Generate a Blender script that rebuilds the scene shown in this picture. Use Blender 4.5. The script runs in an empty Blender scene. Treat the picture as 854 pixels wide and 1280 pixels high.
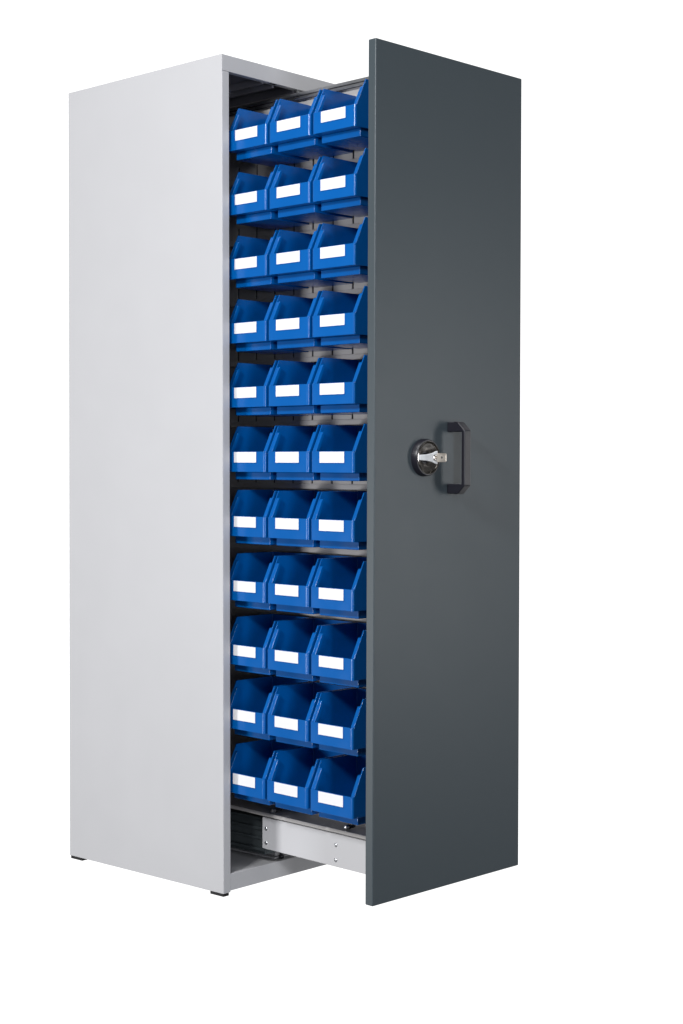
import bpy, bmesh, math, random
from mathutils import Vector, Matrix
random.seed(7)
sc = bpy.context.scene
COL = sc.collection
# ------------------------------------------------------------------ materials
def new_mat(name, col, rough=.4, metal=0.0, coat=0.0, bump=0.0, bscale=900, var=0.0, vscale=4, spec=.5, rvar=0.0):
    m = bpy.data.materials.new(name); m.use_nodes = True
    nt = m.node_tree; b = nt.nodes['Principled BSDF']
    b.inputs['Base Color'].default_value = (*col, 1)
    b.inputs['Roughness'].default_value = rough
    b.inputs['Metallic'].default_value = metal
    b.inputs['Coat Weight'].default_value = coat
    b.inputs['Specular IOR Level'].default_value = spec
    tc = nt.nodes.new('ShaderNodeTexCoord')
    if var:
        n = nt.nodes.new('ShaderNodeTexNoise'); n.inputs['Scale'].default_value = vscale; n.inputs['Detail'].default_value = 4
        nt.links.new(tc.outputs['Object'], n.inputs['Vector'])
        r = nt.nodes.new('ShaderNodeMapRange'); r.inputs[1].default_value = .3; r.inputs[2].default_value = .7
        r.inputs[3].default_value = 1 - var; r.inputs[4].default_value = 1 + var
        nt.links.new(n.outputs['Fac'], r.inputs[0])
        v = nt.nodes.new('ShaderNodeVectorMath'); v.operation = 'SCALE'; v.inputs[0].default_value = col
        nt.links.new(r.outputs[0], v.inputs['Scale']); nt.links.new(v.outputs[0], b.inputs['Base Color'])
    if rvar:
        n = nt.nodes.new('ShaderNodeTexNoise'); n.inputs['Scale'].default_value = 14; n.inputs['Detail'].default_value = 5
        nt.links.new(tc.outputs['Object'], n.inputs['Vector'])
        r = nt.nodes.new('ShaderNodeMapRange'); r.inputs[1].default_value = .3; r.inputs[2].default_value = .7
        r.inputs[3].default_value = rough - rvar; r.inputs[4].default_value = rough + rvar
        nt.links.new(n.outputs['Fac'], r.inputs[0]); nt.links.new(r.outputs[0], b.inputs['Roughness'])
    if bump:
        n = nt.nodes.new('ShaderNodeTexNoise'); n.inputs['Scale'].default_value = bscale; n.inputs['Detail'].default_value = 2
        nt.links.new(tc.outputs['Object'], n.inputs['Vector'])
        bp = nt.nodes.new('ShaderNodeBump'); bp.inputs['Strength'].default_value = bump; bp.inputs['Distance'].default_value = .0005
        nt.links.new(n.outputs['Fac'], bp.inputs['Height']); nt.links.new(bp.outputs[0], b.inputs['Normal'])
    return m

GREY   = new_mat('light_grey_powder_coat', (.475,.476,.493), .42, bump=.25, bscale=700, var=.012, vscale=5, rvar=.04)
BARM   = new_mat('light_grey_brightened', (.58,.58,.60), .42, bump=.2, bscale=700, var=.012, vscale=6, rvar=.04)  # same paint as the cabinet, lightened so the bar looks brighter lit
SHEET  = new_mat('grey_sheet', (.48,.465,.46), .40, bump=.2, bscale=600, var=.02, vscale=6)
DARK   = new_mat('anthracite_powder_coat', (.044,.0585,.068), .42, bump=.25, bscale=700, var=.012, vscale=3, rvar=.012)
BLUE   = new_mat('blue_plastic', (.000,.093,.355), .20, bump=.07, bscale=220, var=.03, vscale=20, rvar=.05, spec=.5)
LABEL  = new_mat('white_label_card', (.74,.74,.76), .5, var=.01, vscale=30)
STEEL  = new_mat('zinc_steel', (.55,.56,.58), .32, metal=1, bump=.1, bscale=200, rvar=.06)
INNER  = new_mat('ceiling_shade_grey', (.14,.14,.165), .45, var=.03, vscale=8)  # dark tone stands in for shade under the cabinet top
RUN    = new_mat('runner_steel', (.10,.12,.13), .38, metal=.7, rvar=.06)
BLACK  = new_mat('black_plastic', (.012,.012,.018), .35, bump=.15, bscale=500)
RUBBER = new_mat('black_rubber', (.006,.006,.007), .7, bump=.2, bscale=300)
CHROME = new_mat('satin_chrome', (.72,.70,.68), .20, metal=1, rvar=.06)
DISH   = new_mat('burnished_dish_metal', (.24,.225,.21), .22, metal=1, rvar=.05)
WHITEM = new_mat('pale_lever_enamel', (.66,.68,.70), .42)
KEYM   = new_mat('nickel_key', (.66,.60,.53), .3, metal=.85, rvar=.05)
BOLTM  = new_mat('dark_bolt_steel', (.06,.06,.07), .3, metal=.8, rvar=.05)
HOLE   = new_mat('painted_hole_shade', (.01,.01,.012), .8, var=.05, vscale=50)  # dark of openings, painted on solid inserts

# ------------------------------------------------------------------ mesh helpers
def box(bm, x0, x1, y0, y1, z0, z1):
    v = [bm.verts.new((x, y, z)) for z in (z0, z1) for y in (y0, y1) for x in (x0, x1)]
    for f in ((0,2,3,1),(4,5,7,6),(0,1,5,4),(2,6,7,3),(0,4,6,2),(1,3,7,5)):
        bm.faces.new([v[i] for i in f])
def prism(bm, pts, a0, a1, axis):
    """pts: 2-D outline; axis 'x': pts=(y,z) extruded in x; 'y': pts=(x,z); 'z': pts=(x,y)"""
    def P(p, a):
        return {'x': (a, p[0], p[1]), 'y': (p[0], a, p[1]), 'z': (p[0], p[1], a)}[axis]
    lo = [bm.verts.new(P(p, a0)) for p in pts]; hi = [bm.verts.new(P(p, a1)) for p in pts]
    n = len(pts)
    fs = [bm.faces.new(lo), bm.faces.new(hi)]
    for i in range(n): fs.append(bm.faces.new((lo[i], lo[(i+1)%n], hi[(i+1)%n], hi[i])))
    return fs
def lathe(bm, prof, c, axis, n=48):
    """prof: (radius, along) list, spun round axis ('y' or 'x' or 'z') through c"""
    rings = []
    for r, a in prof:
        ring = []
        for i in range(n):
            t = 2*math.pi*i/n; u, v = r*math.cos(t), r*math.sin(t)
            ring.append(bm.verts.new({'y': (c[0]+u, c[1]+a, c[2]+v), 'x': (c[0]+a, c[1]+u, c[2]+v), 'z': (c[0]+u, c[1]+v, c[2]+a)}[axis]))
        rings.append(ring)
    for A, B in zip(rings, rings[1:]):
        for i in range(n): bm.faces.new((A[i], A[(i+1)%n], B[(i+1)%n], B[i]))
    bm.faces.new(rings[0]); bm.faces.new(rings[-1])
def obj(name, bm, mat, parent=None, bevel=0, seg=2, angle=35, smooth=True):
    bmesh.ops.recalc_face_normals(bm, faces=bm.faces[:])
    me = bpy.data.meshes.new(name); bm.to_mesh(me); bm.free()
    me.materials.append(mat)
    o = bpy.data.objects.new(name, me); COL.objects.link(o)
    if smooth:
        me.polygons.foreach_set('use_smooth', [True]*len(me.polygons))
        me.set_sharp_from_angle(angle=math.radians(angle))
    if bevel:
        b = o.modifiers.new('bevel', 'BEVEL'); b.width = bevel; b.segments = seg
        b.limit_method = 'ANGLE'; b.angle_limit = math.radians(angle)
        wn = o.modifiers.new('weighted_normal', 'WEIGHTED_NORMAL'); wn.keep_sharp = True; wn.weight = 100
    if parent: o.parent = parent
    return o
def B(*boxes):
    bm = bmesh.new()
    for b in boxes: box(bm, *b)
    return bm

# ------------------------------------------------------------------ dimensions (metres)
W, D, H = .505, .568, 1.95          # cabinet
P, T = .4731, .0222                   # how far the unit is pulled out, front thickness
ZB, ZT = .0654, 1.8957
WP = .4945                           # front panel width
# the pulled-out unit hangs slightly skewed on its runners
MU = (Matrix.Translation((.256,0,0)) @ Matrix.Rotation(-.04404,4,'Z') @ Matrix.Translation((-.256,0,0))
      @ Matrix.Translation((0,0,1)) @ Matrix.Rotation(.0085,4,'X') @ Matrix.Translation((0,0,-1)))
UNIT = []               # front panel bottom / top
ST = .0228                          # stile width
PITCH, NROW = .15003, 11

# ------------------------------------------------------------------ cabinet
cab = bpy.data.objects.new('pull_out_cabinet', None); COL.objects.link(cab)
cab['label'] = 'tall light grey steel cabinet with its dark grey front pulled out on a runner'
cab['category'] = 'cabinet'
FH = 1.912
# side panels: outer sheet with folded front stile and rear stile
for s, nm in ((0, 'side_panel'), (1, 'side_panel')):
    bm = bmesh.new()
    mx = (lambda a: W-a) if s else (lambda a: a)
    xs = sorted((mx(0), mx(.0015))); box(bm, xs[0], xs[1], 0, D, 0, H)
    for pts in ([(.0015,0),(ST,0),(ST,.016),(ST-.0015,.016),(ST-.0015,.0015),(.0015,.0015)],
                [(.0015,D-.0015),(ST,D-.0015),(ST,D),(.0015,D)]):
        prism(bm, [(mx(a), b) for a, b in pts], 0, FH-.0008, 'z')
    obj(nm, bm, GREY, cab, .0009, 2)
# top
bm = B((.0016, W-.0016, .0003, .0018, FH, H-.0003), (.0016, W-.0016, .0018, .0165, FH, FH+.0015), (.0016, W-.0016, .0018, D-.0018, H-.0018, H-.0003),
       (.0016, W-.0016, D-.0018, D-.0003, FH, H-.0003))
top = obj('top_panel', bm, GREY, cab, .0006, 2)
# added dark plate paints ceiling shade, with stiffener ribs; slots under the top
obj('ceiling_shade_plate', B((.004, W-.004, .018, D-.006, 1.9255, 1.9275), (.004, .190, .16, .20, 1.9130, 1.9255), (.150, .156, .018, D-.006, 1.9100, 1.9255), (.184, .190, .018, D-.006, 1.9060, 1.9255), (.256, .262, .018, D-.006, 1.9060, 1.9255)), INNER, top, .001)
for xx in (.165, .34):
    obj('slot', B((xx, xx+.022, .004, .011, FH-.0006, FH+.0004)), HOLE, top)
bm = bmesh.new(); lathe(bm, [(.005,0),(.0055,-.003),(.0028,-.006),(.001,-.0062)], (.262,.008,FH), 'z', 20)
obj('screw', bm, STEEL, top)
# back
obj('back_panel', B((ST, W-ST, D-.0032, D-.0017, .004, FH-.001)), GREY, cab)
# bottom: floor pan with front rail
bm = B((ST+.0002, W-ST-.0002, .0004, .002, .0035, .0425), (ST+.0002, W-ST-.0002, .002, .012, .041, .0424),
       (ST+.0002, W-ST-.0002, .0105, .012, .038, .041), (ST+.0002, W-ST-.0002, .012, D-.004, .0368, .0384))
bot = obj('bottom_panel', bm, GREY, cab, .0006, 2)
obj('mounting_rail', B((.2025, .315, .034, D-.006, .0386, .0425), (.217, .300, .045, D-.008, .0425, .058)), GREY, bot, .001)
bm = bmesh.new(); lathe(bm, [(.007,0),(.007,.008),(.0045,.0083),(.0045,.014),(.002,.015)], (.222,.030,.0384), 'z', 6)
obj('bolt', bm, BOLTM, bot, .0006, 1)
obj('slot', B((.238,.262,.016,.022,.0384,.0389)), HOLE, bot)
bm = bmesh.new(); prism(bm, [(.030,.0386),(.060,.0386),(.030,.062)], .0228, .026, 'x'); obj('corner_gusset', bm, GREY, bot)
# feet
for (fx, fy) in ((.0015, .002), (W-.0225, .002), (.0015, D-.0475), (W-.0225, D-.0475)):
    obj('foot', B((fx, fx+.018, fy, fy+.045, -.0075, -.0002)), RUBBER, cab, .0008)
# cabinet-side runner (dark telescopic profile)
bm = B((.150,.156,.0045,D-.02,.072,.152), (.1425,.150,.0045,D-.02,.146,.152), (.1425,.150,.0045,D-.02,.072,.078),
       (.146,.150,.0045,D-.02,.120,.128), (.146,.150,.0045,D-.02,.098,.104))
run = obj('base_runner', bm, RUN, cab, .0008)
for z in (.133,.098):
    bm = bmesh.new(); lathe(bm, [(.0035,0),(.003,-.002),(.0008,-.003)], (.150,.0165,z), 'x', 16); obj('rivet', bm, STEEL, run)
obj('runner_support', B((.157,.29,.02,D-.02,.060,.150)), RUN, cab, .001)

# ------------------------------------------------------------------ pulled-out unit
fp = obj('front_panel', B((.0003, WP, -P-T, -P, ZB, ZT)), DARK, cab, .0022, 3)
obj('inner_tray', B((.012, WP-.012, -P, -P+.006, ZB+.03, ZT-.03)), DARK, fp, .001)
# partition
XP = .212
YB = .10
part = obj('partition', B((XP, XP+.0015, -P+.001, YB+.40, .168, 1.8690)), SHEET, cab)
def row_z(r): return 1.7295 - PITCH*r - .018          # underside of the bins' feet in row r
for r in range(NROW):
    z0 = row_z(r)
    bm = bmesh.new()
    ys = [-.4485, -.2893]
    inserts = []
    slots = [-.2389+.0660*k for k in range(-3, 10)]
    prev = -P+.0012
    for s in slots:
        box(bm, .197, .1985, prev, s-.0025, z0-.009, z0+.022); prev = s+.0025; inserts.append((.1990, .2010, s-.0027, s+.0027, z0-.0095, z0+.0200))
    box(bm, .197, .1985, prev, .498, z0-.009, z0+.022)
    # lower lip: gently dished and returned to the partition
    prism(bm, [(.197,z0-.009),(.1985,z0-.009),(.1985,z0-.0205),(XP-.0004,z0-.0215),(XP-.0004,z0-.023),(.1955,z0-.0222),(.1955,z0-.012)], -P+.0012, .498, 'y')
    box(bm, .1985, XP-.0004, -P+.0012, .498, z0+.0205, z0+.022)
    obj('slotted_rail', bm, SHEET, part, .0004, 1)
    q = obj('slot_shade_insert', B(*inserts), HOLE, part); q['kind'] = 'stuff'  # dark boxes painted as the shade inside the slots
# rear post of the pulled-out frame
obj('frame_post', B((.200,.230,.500,.530,.165,1.90)), GREY, cab, .001)
# top guide rail with grooves
bm = B((.2030,.2400,-P,.53,1.8690,1.8712), (.2030,.2048,-P,.53,1.8712,1.8760), (.2075,.2090,-P,.53,1.8712,1.8870),
       (.2055,.2075,-P,.53,1.8795,1.8835), (.2090,.2400,-P,.53,1.8855,1.8870), (.2385,.2400,-P,.53,1.8712,1.8855), (.214,.232,-P+.02,.53,1.8870,1.8900))
tr = obj('top_guide_rail', bm, STEEL, cab, .0006)
for z_ in (1.8672, 1.8768): obj('groove_shade_strip', B((.2026,.2040,-P,.53,z_,z_+.0017)), BLACK, tr)  # black strips paint the dark of the rail grooves
# tray / chassis under the bottom row
bm = B((.120,.300,-P,.50,.1705,.1721), (.120,.1215,-P,.50,.1640,.1705), (.1215,.128,-P,.50,.1640,.1652))
tray = obj('base_tray', bm, SHEET, cab, .0004, 1)
for (yy, xx) in ((-.290,.134), (-.047,.134)):
    bm = bmesh.new()
    lathe(bm, [(.0030,-.009),(.0055,-.0075),(.0058,.0)], (xx,yy,.1783), 'x', 18)
    b1 = obj('bolt', bm, STEEL, tray)
    bm = bmesh.new(); lathe(bm, [(.0062,0),(.0062,.007),(.0045,.0075),(.0045,.022)], (xx+.0003,yy,.1786), 'x', 6)
    obj('nut', bm, BOLTM, tray, .0005, 1)
# drawer bar, its brightness painted in with a lightened cabinet grey
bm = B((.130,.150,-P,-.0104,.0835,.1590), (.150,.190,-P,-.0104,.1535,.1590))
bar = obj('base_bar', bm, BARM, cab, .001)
for (yy, zz) in ((-.0244,.1322),(-.0244,.0980),(-.2573,.1335),(-.2573,.0990)):
    bm = bmesh.new()
    lathe(bm, [(.0046,0),(.0044,-.0012),(.0034,-.0022),(.0022,-.0024),(.0018,-.0012)], (.1300,yy,zz), 'x', 20)
    obj('screw', bm, STEEL, bar)

# handle: bow grip
yf = -P-T
hz = 1.0127
def hp(y, dz): return (yf+y, hz+dz)
pts = [hp(.0,.0787), hp(-.031,.0793), hp(-.0507,.0606), hp(-.0507,-.0606), hp(-.031,-.0793), hp(.0,-.0787),
       hp(.0,-.0575), hp(-.041,-.0575), hp(-.041,.0575), hp(.0,.0575)]
bm = bmesh.new(); prism(bm, pts, .2338, .2560, 'x')
hd = obj('pull_handle', bm, BLACK, fp, .0022, 3)
# seams of the handle's end caps
for s in (1,-1):
    obj('end_cap_ridge', B((.2334,.2564, yf-.0235, yf-.0215, hz+s*.0793-.0006, hz+s*.0793+.0006), (.2334,.2564, yf-.0285, yf-.0270, hz+s*.0791-.0006, hz+s*.0791+.0006)), BLACK, hd)

# lock: black escutcheon, silver dish, lever
lc = (.1564, yf, 1.0131)
bm = bmesh.new()
lathe(bm, [(.030,-.001),(.0405,-.001),(.0412,.0),(.0412,-.0008),(.0398,-.0125),(.0382,-.0145),(.0362,-.0146),(.0360,-.004),(.030,-.004)][1:], lc, 'y', 72)
lk = obj('lock_surround', bm, BLACK, fp, 0)
bm = bmesh.new()
prof = [(.0359,-.0020),(.0359,-.0155),(.0350,-.0162),(.0338,-.0156)]
for k in range(1, 9):
    t = k/8*math.pi/2; prof.append((.0338*math.cos(t)+.0005, -.0156+.0125*math.sin(t)))
lathe(bm, prof, lc, 'y', 72)
dish = obj('lock_dish', bm, DISH, fp, 0, angle=50)
bm = bmesh.new()
x0 = lc[0]
prism(bm, [(x0-.0335,lc[2]-.0058),(x0-.012,lc[2]-.0068),(x0+.006,lc[2]-.0095),(x0+.021,lc[2]-.0145),(x0+.024,lc[2]-.0140),
           (x0+.024,lc[2]+.0140),(x0+.021,lc[2]+.0145),(x0+.006,lc[2]+.0095),(x0-.012,lc[2]+.0068),(x0-.0335,lc[2]+.0058)], yf-.0200, yf-.0160, 'y')
lev = obj('lock_lever', bm, WHITEM, fp, .0010, 2)
bm = bmesh.new(); lathe(bm, [(.0072,.0005),(.0072,-.0030),(.0060,-.0040),(.0050,-.0040),(.0046,-.0022)], (x0+.0135, yf-.0200, lc[2]), 'y', 32)
obj('key_cylinder', bm, CHROME, lev, 0)
obj('keyhole', B((x0+.0127,x0+.0143,yf-.0232,yf-.0222,lc[2]-.0036,lc[2]+.0036)), HOLE, lev)

# key standing in the lock
bm = bmesh.new()
kx = x0+.0135
def kb(y): return yf-.0205+y
cs = [(kb(-.0205)+.0030*math.cos(a), lc[2]+.0030*math.sin(a)) for a in [2*math.pi*i/16 for i in range(16)]]
outer = [(kb(-.0070),lc[2]-.0085),(kb(-.0085),lc[2]-.0095),(kb(-.0300),lc[2]-.0095),(kb(-.0320),lc[2]-.0080),(kb(-.0320),lc[2]+.0080),(kb(-.0300),lc[2]+.0095),(kb(-.0085),lc[2]+.0095),(kb(-.0070),lc[2]+.0085)]
# head plate made of two halves round the hole
def half(sgn):
    h = [(kb(-.0205)+.0030*math.cos(a), lc[2]+sgn*.0030*math.sin(a)) for a in [math.pi*i/8 for i in range(9)]]
    o = [(kb(-.0320),lc[2]),(kb(-.0320),lc[2]+sgn*.0080),(kb(-.0300),lc[2]+sgn*.0095),(kb(-.0085),lc[2]+sgn*.0095),(kb(-.0070),lc[2]+sgn*.0085),(kb(-.0070),lc[2])]
    return h + o
for s in (1,-1): prism(bm, half(s), kx-.0011, kx+.0011, 'x')
key = bpy.data.objects.new('key', None); COL.objects.link(key); key.location = (kx, kb(0), lc[2]); kloc = key.location.copy(); key.matrix_world = MU @ Matrix.Translation(kloc)
key['label'] = 'small flat nickel key standing in the round lock of the dark grey front'
key['category'] = 'key'
kh = obj('key_head', bm, KEYM, None, 0)
bm = B((kx-.0010,kx+.0010,kb(-.0069),kb(.0),lc[2]-.0028,lc[2]+.0028)); kbl = obj('key_blade', bm, KEYM, None, .0003, 1)
for o in (kh, kbl):
    o.data.transform(Matrix.Translation(-kloc)); o.parent = key

for o in cab.children:
    if o.name in ('front_panel','partition','top_guide_rail','frame_post','base_tray','base_bar'): o.matrix_world = MU.copy()

# ------------------------------------------------------------------ storage bins
BW = .1332; BD = .150; FHT = .018
zf = .065; zt = .1250; xpk = .0335
def topz(x):
    if x <= .0045: return zf
    if x >= xpk: return zt
    return zf + (x-.0045)/(xpk-.0045)*(zt-zf)
def outline(inset, r):
    h = BW/2 - inset; x0 = inset; x1 = BD - inset
    pts = []
    for k in range(7):                      # front +y corner (from front to side)
        a = math.pi/2*k/6
        pts.append((x0 + r - r*math.cos(a), h - r + r*math.sin(a)))
    side = [(.0100,h),(xpk,h),(.08,h)]
    pts += [q for q in side if q[0] > pts[-1][0]+.0008]
    for k in range(5):
        a = math.pi/2*k/4; rr = max(r*.6, .001)
        pts.append((x1 - rr + rr*math.sin(a), h - rr + rr*math.cos(a)))
    return pts + [(x, -y) for x, y in reversed(pts)]
def make_bin():
    bm = bmesh.new()
    O = outline(0, .0052); I = outline(.0028, .0030)
    n = len(O); assert len(I) == n, (n, len(I))
    # taper: the bin is slightly narrower at the foot
    def sh(p, z, k=.0): return (p[0] + (zt-z)*.0, p[1]*(1 - (zf-z)*.10 if z < zf else 1), z)
    ob = [bm.verts.new(sh(p, FHT)) for p in O]; ot = [bm.verts.new((p[0], p[1], topz(p[0]))) for p in O]
    om = [bm.verts.new((p[0], p[1], zf-.0006)) for p in O]
    it = [bm.verts.new((q[0], q[1], topz(p[0]))) for p, q in zip(O, I)]; ib = [bm.verts.new((q[0], q[1], FHT+.002)) for q in I]
    for i in range(n):
        j = (i+1) % n
        for a, b in ((ob, om), (om, ot), (ot, it), (it, ib)):
            bm.faces.new((a[i], a[j], b[j], b[i]))
    bm.faces.new(ob); bm.faces.new(ib)
    body = obj('bin_body', bm, BLUE, None, .0006, 2, 40)
    # inner flanges beside the opening (thick slanted lips) and the ledge behind them
    lips = []
    for s in (1, -1):
        bm = bmesh.new()
        y0, y1 = s*(BW/2-.0024), s*(BW/2-.0112)
        k = (xpk-.0045)/(zt-zf)
        def sx(z): return .0052 + (z-zf)*k
        prism(bm, [(.0035,.050),(.0052,zf+.0006),(sx(.1060),.1060),(sx(.1085)+.0012,.1090),(sx(.1085)+.0045,.1094),(sx(.1060)+.0085,.1060),(.0150,zf),(.0150,.050)], min(y0,y1), max(y0,y1), 'y')
        lips.append(obj('side_lip', bm, BLUE, body, .0008, 2))
    # recessed foot
    hw = BW/2-.0060; bm = B((.0228, BD-.004, -hw, hw, 0, FHT-.0001))
    ft = obj('bin_foot', bm, BLUE, body, .0016, 3)
    # label holder and card on the front
    y0, y1 = .0388, -.0370
    bm = B((-.0008,.0003,y1-.0018,y0+.0018,.0385,.0395),(-.0008,.0003,y1-.0022,y1-.0006,.0385,zf+.0006))
    hl = obj('label_holder', bm, BLUE, body)
    bm = B((-.0007,.0001,y1,y0,.0397,.0640))
    lb = obj('card', bm, LABEL, body)
    return body, lips + [ft, hl, lb]
ORD = ['first','second','third','fourth','fifth','sixth','seventh','eighth','ninth','tenth','eleventh']
COLN = ['leftmost, beside the light grey cabinet', 'middle of three', 'rightmost, beside the dark grey front']
def rowname(r):
    return {0:'topmost row', 5:'sixth row, halfway down', 10:'bottom row'}.get(r, (ORD[r]+' row from the top') if r < 6 else (ORD[10-r]+' row from the bottom'))
body, kids = make_bin()
first = True
for r in range(NROW):
    for c in range(3):
        yc = -.0512 - .1420*c + random.uniform(-.0004,.0004)
        loc = (.035 + random.uniform(-.0004,.0004), yc, row_z(r))
        if first:
            root = bpy.data.objects.new('storage_bin', None); COL.objects.link(root)
            bd = body; ks = kids; proto = root; first = False
            bd.parent = root
        else:
            root = proto.copy(); COL.objects.link(root)
            bd = body.copy(); COL.objects.link(bd); bd.parent = root
            for k in kids:
                q = k.copy(); COL.objects.link(q); q.parent = bd
        root.matrix_world = MU @ Matrix.Translation(loc) @ Matrix.Rotation(random.uniform(-.006,.006), 4, 'Z')
        root['label'] = 'blue bin with white card, %s, %s' % (rowname(r), COLN[c])
        root['category'] = 'storage bin'
        root['group'] = 'blue storage bins hung in the pulled out frame'


# ------------------------------------------------------------------ light: white studio
w = bpy.data.worlds.new('World'); sc.world = w; w.use_nodes = True
nt = w.node_tree; bg = nt.nodes['Background']
tc = nt.nodes.new('ShaderNodeTexCoord'); dp = nt.nodes.new('ShaderNodeVectorMath'); dp.operation = 'DOT_PRODUCT'
dp.inputs[1].default_value = Vector((.73,.68,.0)).normalized()
nt.links.new(tc.outputs['Generated'], dp.inputs[0])
mr = nt.nodes.new('ShaderNodeMapRange'); mr.inputs[1].default_value = .35; mr.inputs[2].default_value = .65
mr.inputs[3].default_value = .12; mr.inputs[4].default_value = 1.25
nt.links.new(dp.outputs['Value'], mr.inputs[0]); nt.links.new(mr.outputs[0], bg.inputs['Strength'])
bg.inputs['Color'].default_value = (1,1,1,1)

def area(name, loc, target, sx, sy, power, col=(1,1,1)):
    l = bpy.data.lights.new(name, 'AREA'); l.shape = 'RECTANGLE'; l.size = sx; l.size_y = sy; l.energy = power; l.color = col
    o = bpy.data.objects.new(name, l); COL.objects.link(o); o.location = loc
    o.rotation_euler = (Vector(target)-Vector(loc)).to_track_quat('-Z','Y').to_euler()
    return o
area('softbox_overhead', (-1.6, -1.0, 4.6), (-.3,-.3,.9), 1.2, 1.2, 70)
area('key_left', (-3.0, -1.1, 2.55), (.1,-.2,.8), .45, .45, 89)
area('strip_left_low', (-3.3, 1.4, .35), (0,.3,.45), .6, 1.3, 72)
area('softbox_front', (-2.0, -4.4, 1.1), (.2,-.1,.6), .5, 2.6, 92, (.91,.94,1))
area('softbox_right', (2.4, -3.2, .9), (.3,-.4,.85), .5, 1.8, 22)

# ------------------------------------------------------------------ camera
cam = bpy.data.cameras.new('Camera'); co = bpy.data.objects.new('Camera', cam); COL.objects.link(co)
co.matrix_world = (Matrix.Translation((-2.54645, -2.67061, .97458)) @ Matrix.Rotation(-.83636,4,'Z')
                   @ Matrix.Rotation(math.pi/2 + .00166,4,'X') @ Matrix.Rotation(-.00225,4,'Z'))
cam.sensor_fit = 'VERTICAL'; cam.sensor_height = 36; cam.lens = 1983.15/1280*36
cam.shift_y = -(640-588.649)/1280
cam.clip_end = 200
sc.camera = co
sc.view_settings.view_transform = 'Standard'; sc.view_settings.look = 'None'
sc.view_settings.exposure = 0; sc.view_settings.gamma = 1
